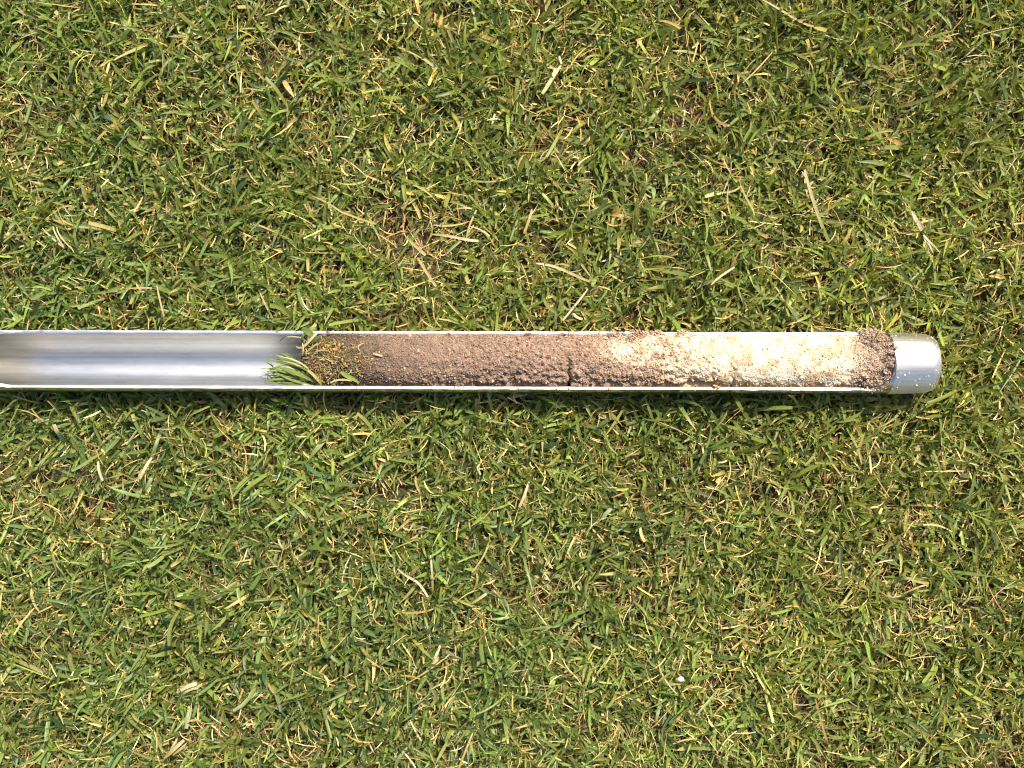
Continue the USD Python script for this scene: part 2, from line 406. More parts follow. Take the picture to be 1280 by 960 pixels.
ICO = trimesh.creation.icosphere(1, 1.0)
OCT = trimesh.creation.icosphere(0, 1.0)
def grains(P, rad, col):
    """Angular little grains, 20 triangles each, as one mesh."""
    n = len(P)
    V = np.array(OCT.vertices)[None] * rad[:, None, None] * rng.uniform(0.65, 1.3, (n, len(OCT.vertices), 1)) * rng.uniform(0.7, 1.25, (n, 1, 3))
    V = V + P[:, None]
    F = (np.array(OCT.faces)[None] + (np.arange(n) * len(OCT.vertices))[:, None, None]).reshape(-1, 3)
    return V.reshape(-1, 3), F, np.repeat(col, len(OCT.vertices), 0)

def surface_grains(n, a, b, size, bury=0.25):
    c = rng.uniform(a, b, n)
    t = np.radians(rng.uniform(-80, 84, n))
    r = core_radius(c, t)
    rad = size * np.exp(rng.normal(0, 0.35, n))
    rr = r + rad * (0.5 - bury)
    P = np.stack([X(c), -rr * np.sin(t), dome(rr * np.cos(t))], -1)
    col = core_colour(P, c) * np.exp(rng.normal(0, 0.28, (n, 1))) * np.exp(rng.normal(0, 0.05, (n, 3)))
    pale_grain = rng.random(n) < 0.12  # some grains get a paler colour at random
    col[pale_grain] = np.clip(col[pale_grain] * 1.7, 0, 0.85)
    dull = rng.random(n) < 0.08
    col[dull] *= 0.65
    return P, rad, np.clip(col, 0.01, 0.86)

def grain_part(name, items, label, parent=core):
    P, rad, col = (np.concatenate([i[k] for i in items]) for k in range(3))
    V, F, C = grains(P, rad, col)
    return tag(put(name, (V, F), M_GRAIN, parent, col=C), label, kind='stuff')

grain_part('sand_grains', [surface_grains(1200, 378, 450, 0.00022), surface_grains(6500, 440, 640, 0.00017), surface_grains(900, 445, 640, 0.00030), surface_grains(4200, 600, 865, 0.00026), surface_grains(3000, 620, 865, 0.00017)], 'loose brown grains on the core')
grain_part('sand_grains', [surface_grains(1700, 850, 1085, 0.00022)], 'loose pale grains on the white sand')
grain_part('sand_grains', [surface_grains(2800, 1068, 1121, 0.00021)], 'loose grey brown grains near the tip')

def clods(spots, n_each, spread, size):
    """Heaps of grains that spill over the rim. spots: (column, row, height above the axis)."""
    Ps, rs, cs = [], [], []
    for c, y, z, k in spots:
        n = int(n_each * k)
        c_ = c + rng.normal(0, spread * k, n); y_ = y + rng.normal(0, spread * 0.42 * k, n)
        P = np.stack([X(c_), (453 - y_) * PX, z + np.abs(rng.normal(0, 0.0006, n))], -1)
        Ps.append(P); rs.append(size * np.exp(rng.normal(0, 0.35, n))); cs.append(np.clip(core_colour(P, c_) * np.exp(rng.normal(0.05, 0.2, (n, 1))), 0.02, 0.85))
    return np.concatenate(Ps), np.concatenate(rs), np.concatenate(cs)
zr = R * math.cos(OPEN + ROLL)
spill = clods([(768, 419, 0.0018, 0.9), (776, 418, 0.0012, 0.7), (800, 419, 0.0014, 1.0), (815, 418, 0.0010, 0.9), (829, 419, 0.0014, 0.8), (856, 420, 0.0016, 1.1), (866, 421, 0.002, 0.7), (790, 423, 0.003, 0.9),
               (1092, 417, 0.0020, 1.0), (1097, 416, 0.0025, 1.1), (1090, 413, 0.0004, 0.9), (1096, 412, 0.0008, 0.9), (1102, 414, 0.0012, 0.7), (800, 416, 0.0012, 0.8), (822, 416, 0.0012, 0.7), (858, 416, 0.0012, 0.8), (1100, 418, 0.003, 1.0), (1111, 425, 0.006, 0.8), (1114, 440, 0.0095, 0.6), (1115, 456, 0.0098, 0.6), (1113, 466, 0.0085, 0.8), (1091, 421, 0.0025, 0.9), (1098, 422, 0.0035, 1.2), (1100, 429, 0.006, 1.1), (1106, 434, 0.0066, 1.0), (1112, 448, 0.0085, 0.8), (1110, 460, 0.0085, 0.9), (1106, 470, 0.007, 0.9),
               (1098, 479, 0.006, 0.9), (1090, 478, 0.006, 0.8), (1104, 476, 0.0072, 0.8), (1094, 484, 0.0045, 0.9), (1101, 483, 0.0052, 1.0), (1108, 478, 0.0066, 0.9), (1111, 471, 0.0082, 0.8), (1117, 450, 0.0104, 0.5), (1118, 435, 0.0098, 0.4), (1105, 424, 0.0058, 0.9), (1120, 462, 0.0098, 0.3), (1122, 475, 0.0078, 0.25), (1114, 430, 0.008, 0.7), (1094, 424, 0.0045, 1.2), (900, 484, 0.0052, 0.25), (896, 482, 0.0052, 0.3), (660, 418, 0.0012, 0.4), (705, 418, 0.0012, 0.4), (560, 418, 0.001, 0.3)],
              150, 5.0, 0.00023)
def rim_grains(n):
    c = rng.uniform(395, 1078, n); side = np.where(rng.random(n) < 0.5, 1, -1)
    th = np.where(side > 0, OPEN, -OPEN) - ROLL
    rad = 0.00017 * np.exp(rng.normal(0, 0.4, n))
    rr = R - WALL * rng.uniform(0, 1.0, n)
    P = np.stack([X(c), -rr * np.sin(th), rr * np.cos(th) + 0.0002], -1)
    return P, rad, np.clip(core_colour(P, c), 0.02, 0.85)
grain_part('spilled_grains', [spill, rim_grains(110)], 'crumbs of sand spilled over the rims')
# grains that stick to the cutting tip belong to no part of the tube: loose sand
def tip_grains():
    n = 130
    c = rng.uniform(1108, 1176, n); y = np.where(rng.random(n) < 0.4, rng.normal(420.5, 2.2, n), rng.uniform(462, 491, n))
    e = rng.random(n) < 0.4
    c = np.where(e, rng.normal(1171, 2.0, n), c); y = np.where(e, rng.uniform(421, 490, n), y)
    yy = np.clip((454.5 - y) * PX, -0.0112, 0.0112)
    rr = R - np.interp(c, [1118, 1150, 1164, 1170, 1176], [0, 0.0003, 0.0005, 0.0009, 0.0017])
    yy = np.clip(yy, -rr * 0.985, rr * 0.985)
    z = np.sqrt(np.maximum(rr ** 2 - yy ** 2, 0))
    P = np.stack([X(c), yy, z + 0.00006], -1)
    return P, 0.00014 * np.exp(rng.normal(0, 0.55, n)), jitter_colour((0.5, 0.4, 0.28), n, 0.25)
V, F, C = grains(*tip_grains())
Xf = UsdGeom.Xformable(stage.GetPrimAtPath(str(put('loose_sand', (V, F), M_GRAIN, None, col=C).GetPath())))
Xf.AddTranslateOp().Set(Gf.Vec3d(0, AY, AXIS_Z)); Xf.AddRotateZOp().Set(TILT)
tag(Xf, 'scattered sand grains sticking to the shiny cutting tip of the probe', 'sand', kind='stuff')

# --- grass and litter on the core: each blade a part
def one_blade(pts, width, c0, c1, tip=0, fold=0.35, n=9):
    """A single blade through the points, lying roughly flat, with thickness of a leaf."""
    pts = np.asarray(pts, float)
    s = np.linspace(0, len(pts) - 1, n)
    k = np.arange(len(pts))
    if len(pts) > 2:
        from scipy.interpolate import CubicSpline
        c = CubicSpline(k, pts)(s)
    else:
        c = np.stack([np.interp(s, k, pts[:, i]) for i in range(3)], 1)
    d = np.gradient(c, axis=0); d /= np.linalg.norm(d, axis=1, keepdims=True)
    side = np.cross([0, 0, 1.0], d); side /= np.linalg.norm(side, axis=1, keepdims=True) + 1e-9
    up = np.cross(d, side)
    t = np.linspace(0, 1, n)
    w = 0.5 * width * np.clip(0.55 + 1.5 * t, 0, 1) * (np.where(t > 0.99, 0.8, 1) if tip else np.clip((1.02 - t) / 0.4, 0.05, 1) ** 0.8)
    w = w[:, None]
    top = np.stack([c + side * w * math.cos(fold) + up * w * math.sin(fold), c, c - side * w * math.cos(fold) + up * w * math.sin(fold)], 1)
    th = 0.00012
    V = np.concatenate([top, top[:, ::-1] - up[:, None] * th], 1)
    C = (np.asarray(c0)[None] * (1 - t[:, None]) + np.asarray(c1)[None] * t[:, None])[:, None] * np.array([1, 1.15, 1, 0.9, 0.95, 0.9])[None, :, None]
    return V.reshape(-1, 3), strip_faces(1, n - 1, 6, closed=True), C.reshape(-1, 3)

G_MID = np.array([0.137, 0.176, 0.041]); G_YEL = np.array([0.23, 0.28, 0.05]); G_DRK = np.array([0.045, 0.075, 0.026]); STRAW = np.array([0.50, 0.365, 0.13]); PALE = np.array([0.60, 0.52, 0.32]); RUST = np.array([0.36, 0.19, 0.06])
def local(cx, cy, z):
    return np.array([(cx - 640) * PX * (CAM_D - z) / CAM_D, (453 - cy) * PX * (CAM_D - z) / CAM_D, z])
def core_blade(path, width, c0, c1, name='grass_blade', mat=None, tip=0, label=None):
    v, f, c = one_blade([local(*p) for p in path], width * PX, c0, c1, tip)
    p = put(name, (v, f), mat or M_BLADE, core, smooth=True, col=c)
    if label:
        tag(p, label)
B = MM
tuft = [([(398, 476, 1.5), (372, 460, 4.5), (346, 451, 3.0)], 6, PALE, G_YEL), ([(396, 477, 1.0), (366, 464, 3.5), (333, 462, 1.5)], 7, G_YEL, G_MID),
        ([(400, 480, 1.5), (380, 470, 4.0), (350, 461, 3.0), (338, 460, 1.0)], 7, G_MID * 1.2, G_YEL), ([(402, 484, 3.0), (384, 474, 5.0), (360, 466, 4.5)], 8, G_DRK * 1.4, G_YEL),
        ([(388, 476, 0.5), (362, 472, 1.5), (332, 472, -1.0)], 6, G_MID, G_DRK), ([(384, 478, 1.5), (366, 471, 3.0), (341, 467, 1.0)], 6, G_YEL, G_MID * 1.3),
        ([(376, 479, 1.0), (358, 478, 2.5), (343, 475, 2.5)], 7, G_YEL, G_YEL * 1.1), ([(390, 470, -1.0), (366, 456, 0.5), (340, 454, -2.5)], 5, G_MID, G_DRK),
        ([(392, 473, 0.5), (360, 458, 1.5), (331, 453, -2.5)], 5, G_DRK, G_MID), ([(385, 468, -2), (352, 468, -2.5), (326, 463, -5)], 5, G_MID, G_YEL),
        ([(372, 462, -2), (352, 449, -1), (340, 446, -3)], 4, G_MID * 1.3, G_YEL), ([(370, 458, -2.5), (358, 447, -1), (364, 443, -1)], 4, G_YEL, G_MID * 1.4),
        ([(365, 458, -3), (356, 452, -2), (347, 443, -3)], 3, G_MID, G_MID * 1.5), ([(350, 472, -3), (338, 474, -4), (328, 473, -5)], 3, G_DRK, G_MID),
        ([(345, 463, -3), (333, 457, -4), (327, 452, -5)], 3, G_MID, G_YEL), ([(356, 475, -2), (344, 478, -2), (334, 470, -4)], 4, G_DRK, G_DRK * 1.3)]
for path, w, c0, c1 in tuft:
    path = [(a + rng.normal(0, 2.2), b + rng.normal(0, 1.8), z) for a, b, z in path]
    core_blade([(a, b, z * B) for a, b, z in path], w * 0.46, c0 * 1.2, c1 * 1.2)
    q_ = rng.normal(0, 3.5, 3); e_ = rng.normal(0, 3.0, 3)
    core_blade([(a + q_[0] + k * 2, b + q_[1] + (k - 1) * e_[1], z * B + 0.0008) for k, (a, b, z) in enumerate(path)], w * 0.36, c1 * 1.2, c0 * 1.1)
for _ in range(24):
    x0, y0 = rng.uniform(378, 402), rng.uniform(464, 483)
    x1, y1 = rng.uniform(322, 364), np.clip(y0 - rng.uniform(-4, 18), 449, 480)
    lo = float(rng.uniform(-3.5, 3.5))
    a_, b_ = (G_MID, G_YEL) if rng.random() < 0.6 else (G_DRK * 1.6, G_MID * 1.4)
    core_blade([(x0, y0, (lo * 0.4 + 0.5) * B), (0.5 * (x0 + x1) + rng.normal(0, 3), 0.5 * (y0 + y1) + rng.normal(0, 4), (lo + 1.6) * B), (x1, y1, (lo - 1.2) * B)], rng.uniform(1.4, 3.0), a_ * 1.15, b_ * 1.15)
for path, w, c0, c1 in [([(385, 430, 3.5), (389, 416, 4.2), (394, 404, 3.2)], 5, G_YEL, G_YEL), ([(392, 424, 4), (383, 414, 4.2), (376, 415, 3)], 8, G_MID, G_MID * 1.3), ([(384, 432, 4), (394, 425, 5.5), (402, 421, 5.5)], 5, G_MID, G_DRK * 1.5),
                        ([(378, 428, 2), (379, 420, 4), (390, 408, 3.5)], 3, G_MID, G_YEL), ([(426, 466, 7), (436, 472, 6.4), (450, 479, 5.4)], 6, G_YEL, G_YEL)]:
    core_blade([(a, b, z * B) for a, b, z in path], w, c0, c1)
litter = [([(370, 434, 3.5), (380, 434, 5), (390, 424, 6), (396, 418, 5.5)], 5, STRAW, PALE), ([(402, 482, 4), (394, 472, 6.2), (385, 464, 6)], 6, STRAW, STRAW * 1.1), ([(372, 480, 3.5), (390, 484, 4.4), (402, 487, 4)], 5, PALE, STRAW),
          ([(394, 441, 7.2), (405, 439, 7.8), (414, 442, 7.7)], 3, STRAW, RUST), ([(382, 442, 5), (392, 434, 6.4), (397, 431, 6.4)], 4, STRAW, G_YEL), ([(374, 476, 3), (380, 476, 3.6), (386, 476, 4)], 5, STRAW, PALE),
          ([(413, 480, 5.6), (424, 476, 6.6), (440, 477, 6.2)], 4, PALE, STRAW), ([(377, 446, 3.5), (379, 440, 5), (378, 430, 5.2)], 3, STRAW, PALE), ([(455, 430, 6.6), (448, 434, 7.3), (450, 440, 7.6)], 2.5, STRAW, STRAW),
          ([(374, 488.5, 2.2), (380, 488, 2.4), (384, 487.5, 2.4)], 3, PALE, STRAW), ([(412, 487, 3.6), (417, 484, 4.6)], 3, STRAW, STRAW), ([(466, 443, 7.75), (478, 446, 7.75)], 4, STRAW, PALE), ([(350, 428, -4), (358, 422, -1), (376, 423, 2.5)], 3, STRAW, PALE)]
for path, w, c0, c1 in litter:
    core_blade([(a, b, z * B) for a, b, z in path], w * 0.62, c0 * 0.8, c1 * 0.7, 'dead_blade', M_DRY, tip=1)
def core_z(c, y):
    t = math.asin(max(-0.98, min(0.98, (y - 453) * PX / (RC - 0.0015))))
    r = float(core_radius(np.array(c, float), np.array(t)))
    return float(dome(r * math.cos(t)))
for c, y, s in ((423, 438, 8), (414, 432, 6), (406, 431, 5), (425, 434, 6), (443, 448, 5), (428, 455, 6), (430, 459, 5), (416, 452, 5), (405, 449, 4), (449, 451, 4)):
    for k in range(2):
        a = rng.uniform(0, 6.28); z = core_z(c, y) + 0.0003
        core_blade([(c, y, z), (c + s * 0.6 * math.cos(a), y + s * 0.6 * math.sin(a), z + 0.0007), (c + s * math.cos(a), y + s * math.sin(a), z + 0.0005)], s * 0.42, np.array([0.30, 0.155, 0.035]), np.array([0.38, 0.24, 0.09]), 'orange_flake', M_DRY)
# fine roots and shreds, too many to count
def shreds(n):
    c = rng.uniform(376, 470, n) ** 1.0
    c = 376 + (c - 376) * rng.random(n) ** 0.4
    y = rng.uniform(420, 482, n)
    z = np.array([core_z(a, b) for a, b in zip(c, y)]) + 0.0001
    p0 = np.stack([X(c), (453 - y) * PX, z], -1)
    kind = rng.random((n, 1))
    col = np.where(kind < 0.45, STRAW * 0.6, np.where(kind < 0.7, RUST * 0.55, np.where(kind < 0.85, DARK, G_MID))) * np.exp(rng.normal(0, 0.3, (n, 1)))
    return flat(*blades(p0, rng.uniform(0, 6.28, n), rng.uniform(-0.1, 0.9, n), rng.uniform(0, 1.2, n), rng.normal(0, 0.8, n), rng.uniform(0.6, 2.6, n) * MM, rng.uniform(0.1, 0.42, n) * MM, rng.uniform(0, 0.5, n), rng.normal(0, 0.5, n), np.ones(n), col, col * 1.1))
v, f, c = shreds(1500)
tag(put('roots_and_shreds', (v, f), M_DRY, core, smooth=True, col=c), 'fine roots and shredded dead grass', kind='stuff')
stone = trimesh.creation.torus(0.0006, 0.00028, 14, 8); stone.apply_translation(local(412, 467, core_z(412, 467) + 0.0003))
put('curled_ring', stone, usdkit.material(stage, '/World/Looks/ring', {'p': ('principled_bsdf', {'base_color': (0.5, 0.42, 0.25), 'roughness': 0.7})}, surface='p.BSDF'), core, smooth=True)

# ------------------------------------------------------------------ the turf
CA, SA = math.cos(math.radians(TILT)), math.sin(math.radians(TILT))
def keep_off_tube(V, base):
    """Bends blades aside where the tube lies on them. V (N, ..., 3), base (N, 3). Returns the mask of blades that stay."""
    def rel(P):
        y = -SA * P[..., 0] + CA * (P[..., 1] - AY)
        return y, P[..., 2] - AXIS_Z
    by, _ = rel(base)
    inside_x = (base[:, 0] < X(1178)) & (base[:, 0] > X(-770))
    stay = ~(inside_x & (np.abs(by) < R * 0.80))
    y, z = rel(V)
    sgn = np.sign(by).reshape((-1,) + (1,) * (V.ndim - 2))
    inx = (V[..., 0] < X(1177)) & (V[..., 0] > X(-770))
    rr = R + 0.0003
    lim_y = np.sqrt(np.maximum(rr ** 2 - np.minimum(z, 0) ** 2, 0)) * (np.abs(z) < rr)
    push = np.where(inx & (y * sgn < lim_y) & (z < 0.5 * R) , lim_y - y * sgn, 0) * sgn
    push = np.where(inx & (z < 0.5 * R), push, 0)
    V[..., 1] += push
    far = (np.abs(push).reshape(len(V), -1).max(1) < 0.010)
    crossing = (inx & (z >= 0.5 * R) & (np.abs(y) < rr) & ((y * sgn < 0.80 * R) | (y * y + z * z < rr * rr))).reshape(len(V), -1).any(1)
    return stay & far & ~crossing

def dens(p, s, seed):
    return meshkit.fbm(np.stack([p[:, 0] * s, p[:, 1] * s, p[:, 0] * 0 + 0.5], -1), 4, seed)

STRAWY = [(540, 290, 120, .9), (470, 30, 60, .6), (880, 760, 110, .9), (760, 640, 80, .6), (790, 910, 95, .9), (50, 620, 75, .8), (700, 215, 70, .5), (1225, 330, 90, .7),
          (900, 90, 80, .6), (200, 25, 70, .5), (60, 60, 60, .5), (330, 70, 50, .5), (620, 560, 60, .5), (130, 270, 70, .5), (470, 640, 70, .5), (1110, 590, 80, .4), (1010, 250, 60, .5),
          (1190, 860, 90, .5), (250, 930, 70, .5), (560, 840, 60, .6), (1240, 560, 70, .6), (640, 20, 60, .5), (930, 600, 60, .5), (880, 840, 70, .7), (1150, 760, 130, .6), (1000, 900, 110, .5), (1200, 150, 110, .4), (600, 330, 130, .5), (700, 80, 110, .5)]
def strawy(p):
    """How thin and dry the turf is at p, 0 to 1: worn patches, plus a finer natural scatter."""
    out = np.zeros(len(p))
    for cx, cy, rr, k in STRAWY:
        c = px(cx, cy, 0.006); rr = rr * PX
        out = np.maximum(out, k * np.exp(-((p[:, 0] - c[0]) ** 2 + (p[:, 1] - c[1]) ** 2) / (0.75 * rr * rr)))
    fine = np.clip((dens(p, 55, 57) - 0.45) / 0.22, 0, 1)
    return np.clip(out * (0.35 + 0.9 * fine) + 0.35 * np.clip((dens(p, 26, 58) - 0.5) / 0.2, 0, 1) * fine, 0, 1)

def turf(x0, x1, y0, y1, green, dead, S, clear=False):
    """Green blades and thatch over a rectangle: two meshes."""
    area = (x1 - x0) * (y1 - y0) * 1e6
    # --- shoots
    n = int(area * green)
    nc = max(1, n // 9)
    centre = np.stack([rng.uniform(x0, x1, nc), rng.uniform(y0, y1, nc)], 1)
    which = rng.integers(0, nc, n)
    off = rng.normal(0, 2.6 * MM, (n, 2)) * rng.uniform(0.5, 1.4, nc)[which][:, None]
    p = np.concatenate([centre[which] + off, np.zeros((n, 1))], 1)
    tuft_tone = np.exp(rng.normal(0, 0.16, nc))[which]; tuft_h = rng.uniform(0.7, 1.25, nc)[which]
    away = np.arctan2(off[:, 1], off[:, 0]); out_r = np.linalg.norm(off, axis=1) / (3.5 * MM)
    d = 0.6 * dens(p, 38, 51) + 0.4 * dens(p, 110, 52)
    sel = (p[:, 0] > x0) & (p[:, 0] < x1) & (p[:, 1] > y0) & (p[:, 1] < y1)
    sel &= rng.random(n) < np.clip((d - 0.31) / 0.24, 0.10, 1) * (1 - 0.80 * strawy(p))
    p, tuft_tone, tuft_h, away, out_r = p[sel], tuft_tone[sel], tuft_h[sel], away[sel], out_r[sel]
    n = len(p)
    lush = dens(p, 9, 53)
    warm = np.clip((dens(p, 14, 54) - 0.40) / 0.3 + 0.35 * p[:, 0] / 0.19, 0, 1)
    parts = []
    lean_az = away + rng.normal(0, 0.8, n)
    lean = np.abs(rng.normal(0.3, 0.25, n)) + 0.35 * np.clip(out_r, 0, 1.6)
    H = rng.uniform(2.0, 7.5, n) * MM * (0.75 + 0.5 * lush) * tuft_h
    top = p + np.stack([np.sin(lean) * np.cos(lean_az), np.sin(lean) * np.sin(lean_az), np.cos(lean)], 1) * H[:, None]
    mid = 0.5 * (p + top) + np.stack([np.cos(lean_az), np.sin(lean_az), 0 * lean], 1) * (-0.12 * H)[:, None]
    path = np.stack([p, mid, top], 1)
    cs = jitter_colour(0.5 * G_YEL + 0.35 * STRAW, n, 0.25)
    rad = np.stack([np.full(n, 0.00042), np.full(n, 0.0004), np.full(n, 0.0003)], 1)
    V, C = stalks(path, rad, cs, cs * 0.9, 3)
    if clear:
        k = keep_off_tube(V, p); V, C = V[k], C[k]
    parts.append(flat(V, C, True))
    for j in range(4):
        keep = rng.random(n) < (1.0, 0.9, 0.55, 0.28)[j]
        m = int(keep.sum())
        frac = rng.uniform(0.55, 1.0, m)[:, None]
        b = (p + (top - p) * np.array([1.0]) )[keep] * frac + p[keep] * (1 - frac)
        az = lean_az[keep] + (0, np.pi, 1.2, -1.5)[j] + rng.normal(0, 0.7, m)
        pitch = rng.normal(0.80, 0.34, m)
        droop = np.abs(rng.normal(0.5, 0.45, m))
        L = np.clip(rng.lognormal(math.log(8.0), 0.38, m), 2.5, 19) * MM
        W = np.clip(rng.normal(1.16, 0.34, m), 0.45, 2.1) * MM
        old = rng.random(m)
        c1 = jitter_colour(G_MID, m, 0.2, 0.035)
        dk = old < 0.15; c1[dk] = jitter_colour(G_DRK * 1.2, int(dk.sum()), 0.2, 0.06)
        ye = (old > 0.15) & (old < 0.31 + 0.10 * warm[keep]); c1[ye] = jitter_colour(0.8 * G_YEL, int(ye.sum()), 0.2, 0.06)
        br = (old > 0.965); c1[br] = jitter_colour(STRAW, int(br.sum()), 0.2, 0.06)
        c1 *= np.array([1, 1, 1]) + warm[keep][:, None] * np.array([0.10, 0.06, -0.05])
        c1 *= ((1 + 0.9 * (dens(p[keep], 16, 59) - 0.5)) * tuft_tone[keep])[:, None]
        ll = np.clip(0.5 - p[keep][:, 0] / 0.3 - p[keep][:, 1] / 0.3, 0, 1)[:, None]      # the lower left is lusher turf
        c1 = c1 * (1 - ll * np.array([0.16, 0.03, -0.12]))
        base_c = np.where(rng.random((m, 1)) < 0.6, jitter_colour(0.75 * G_YEL + 0.12 * STRAW, m, 0.15), c1 * 1.15)
        V, C = blades(b, az, pitch, droop, rng.normal(0, 0.45, m), L, W, np.abs(rng.normal(0.38, 0.22, m)), rng.normal(0, 0.45, m), (rng.random(m) < 0.28).astype(float), base_c, c1, S)
        # tips turned straw-coloured
        dry = rng.random(m) < 0.07
        C[dry, -2:] = C[dry, -2:] * 0.3 + 0.7 * STRAW
        V[..., 2] = np.maximum(V[..., 2], 0.0006)
        if clear:
            k = keep_off_tube(V, b); V, C = V[k], C[k]
        parts.append(flat(V, C))
    gv, gf, gc = join(parts)
    # --- thatch: dead leaves, stolons and clippings under and between the green
    n = int(area * dead)
    p = np.stack([rng.uniform(x0, x1, n), rng.uniform(y0, y1, n), rng.uniform(0.3, 5.5, n) * MM], 1)
    d = 0.5 * dens(p, 60, 61) + 0.5 * dens(p, 22, 62)
    hi = rng.random(n) < np.clip(np.clip((d - 0.46) / 0.2, 0.05, 0.28) + 0.75 * strawy(p), 0, 0.9)
    p[hi, 2] += rng.uniform(1.0, 5.5, int(hi.sum())) * MM
    kind = rng.random((n, 1))
    col = np.where(kind < 0.52, STRAW, np.where(kind < 0.68, STRAW * np.array([0.75, 0.68, 0.5]), np.where(kind < 0.74, RUST * 0.7, np.where(kind < 0.88, PALE * np.array([1, .93, .8]) * 0.85, G_YEL))))
    col = col * np.exp(rng.normal(0, 0.25, (n, 1)))
    col = col * (0.30 + 0.70 * np.clip((p[:, 2:] - 0.0008) / 0.0042, 0, 1))      # shade of the gaps painted in; the oldest, lowest litter is also rotted
    az = rng.uniform(0, 2 * np.pi, n)
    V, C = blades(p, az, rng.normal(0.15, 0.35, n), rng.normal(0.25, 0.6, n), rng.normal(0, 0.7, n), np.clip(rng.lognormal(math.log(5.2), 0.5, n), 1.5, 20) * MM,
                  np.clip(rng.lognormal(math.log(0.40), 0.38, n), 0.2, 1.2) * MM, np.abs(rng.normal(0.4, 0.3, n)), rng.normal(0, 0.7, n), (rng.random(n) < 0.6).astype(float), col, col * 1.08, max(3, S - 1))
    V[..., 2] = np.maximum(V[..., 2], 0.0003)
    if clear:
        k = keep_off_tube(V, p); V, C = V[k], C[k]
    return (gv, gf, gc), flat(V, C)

HX, HY = 0.214, 0.164
green, dead = turf(-HX, HX, -HY, HY, 0.265, 0.46, 5, clear=True)
tag(put('grass', green[:2], M_BLADE, smooth=True, col=green[2]), 'short mown green grass blades covering the ground around the probe', 'grass', kind='stuff')
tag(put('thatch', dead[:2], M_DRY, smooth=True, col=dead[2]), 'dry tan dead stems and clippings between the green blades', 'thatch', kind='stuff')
print('grass triangles', len(green[1]), 'thatch', len(dead[1]))

# the same turf goes on round the picture
TILE = 0.11
holder = UsdGeom.PointInstancer.Define(stage, '/World/surrounding_grass')
tag(holder, 'more of the same mown turf continuing beyond the picture on every side', 'grass', kind='stuff')
tile = UsdGeom.Xform.Define(stage, '/World/surrounding_grass/tile')
g2, d2 = turf(-TILE / 2, TILE / 2, -TILE / 2, TILE / 2, 0.075, 0.12, 3)
put('grass', g2[:2], M_BLADE, tile.GetPrim(), smooth=True, col=g2[2])
put('thatch', d2[:2], M_DRY, tile.GetPrim(), smooth=True, col=d2[2])
holder.CreatePrototypesRel().SetTargets([tile.GetPath()])
pos, rot = [], []
def spots(half, n):
    inner = math.ceil(2 * half / TILE)
    mid = [-half + (k + 0.5) * 2 * half / inner for k in range(inner)]
    out = [half + (k + 0.5) * TILE for k in range(n)]
    return [(-v, True) for v in out[::-1]] + [(v, False) for v in mid] + [(v, True) for v in out]
for x, xo in spots(HX, 10):
    for y, yo in spots(HY, 9):
        if xo or yo:                     # tiles stand clear of the modelled rectangle
            pos.append((x, y, 0.0))
            rot.append(Gf.Quath(Gf.Rotation(Gf.Vec3d(0, 0, 1), float(rng.integers(0, 4) * 90)).GetQuat()))
holder.CreatePositionsAttr(Vt.Vec3fArray([Gf.Vec3f(*p) for p in pos]))
holder.CreateOrientationsAttr(Vt.QuathArray(rot))
holder.CreateProtoIndicesAttr(Vt.IntArray([0] * len(pos)))
ft = [(-60, -60), (60, -60), (60, 60), (-60, 60)]
far = trimesh.Trimesh(*(lambda o, i: (np.array([(x, y, 0.003) for x, y in o + i]), np.array([[0, 1, 5], [0, 5, 4], [1, 2, 6], [1, 6, 5], [2, 3, 7], [2, 7, 6], [3, 0, 4], [3, 4, 7]])))(
    ft, [(-1.15, -1.0), (1.15, -1.0), (1.15, 1.0), (-1.15, 1.0)]), process=False)
tag(put('lawn', far, M_FAR), 'wide mown lawn stretching away to the horizon', 'lawn', kind='structure')

# ------------------------------------------------------------------ single dry straws that lie on top
WHITEISH = np.array([0.80, 0.72, 0.55])
STRAW_TONE = np.array([0.62, 0.58, 0.47])
def straw(name, cat, label, path, width, c0, c1, tip=1, z=10.8, group=None):
    """path: picture columns and rows, lying on the tips of the grass."""
    n = len(path)
    zz = z * MM + np.sin(np.linspace(0.3, 2.6, n)) * 0.0012
    pts = [px(a, b, zz[i]) for i, (a, b) in enumerate(path)]
    base = np.array([pts[0][0], pts[0][1], 0])
    x = thing(name, label, cat, base)
    v, f, c = one_blade(np.array(pts) - base, width * PX * 0.62, c0 * STRAW_TONE, c1 * STRAW_TONE, tip, fold=0.45)
    put('blade', (v, f), M_DRY, x, smooth=True, col=c)
    return x, base
def more(x, base, part, path, width, c0, c1, tip=1, z=11.0):
    n = len(path)
    zz = z * MM + np.sin(np.linspace(0.3, 2.6, n)) * 0.0012
    v, f, c = one_blade(np.array([px(a, b, zz[i]) for i, (a, b) in enumerate(path)]) - base, width * PX * 0.62, c0 * STRAW_TONE, c1 * STRAW_TONE, tip, fold=0.4)
    put(part, (v, f), M_DRY, x, smooth=True, col=c)

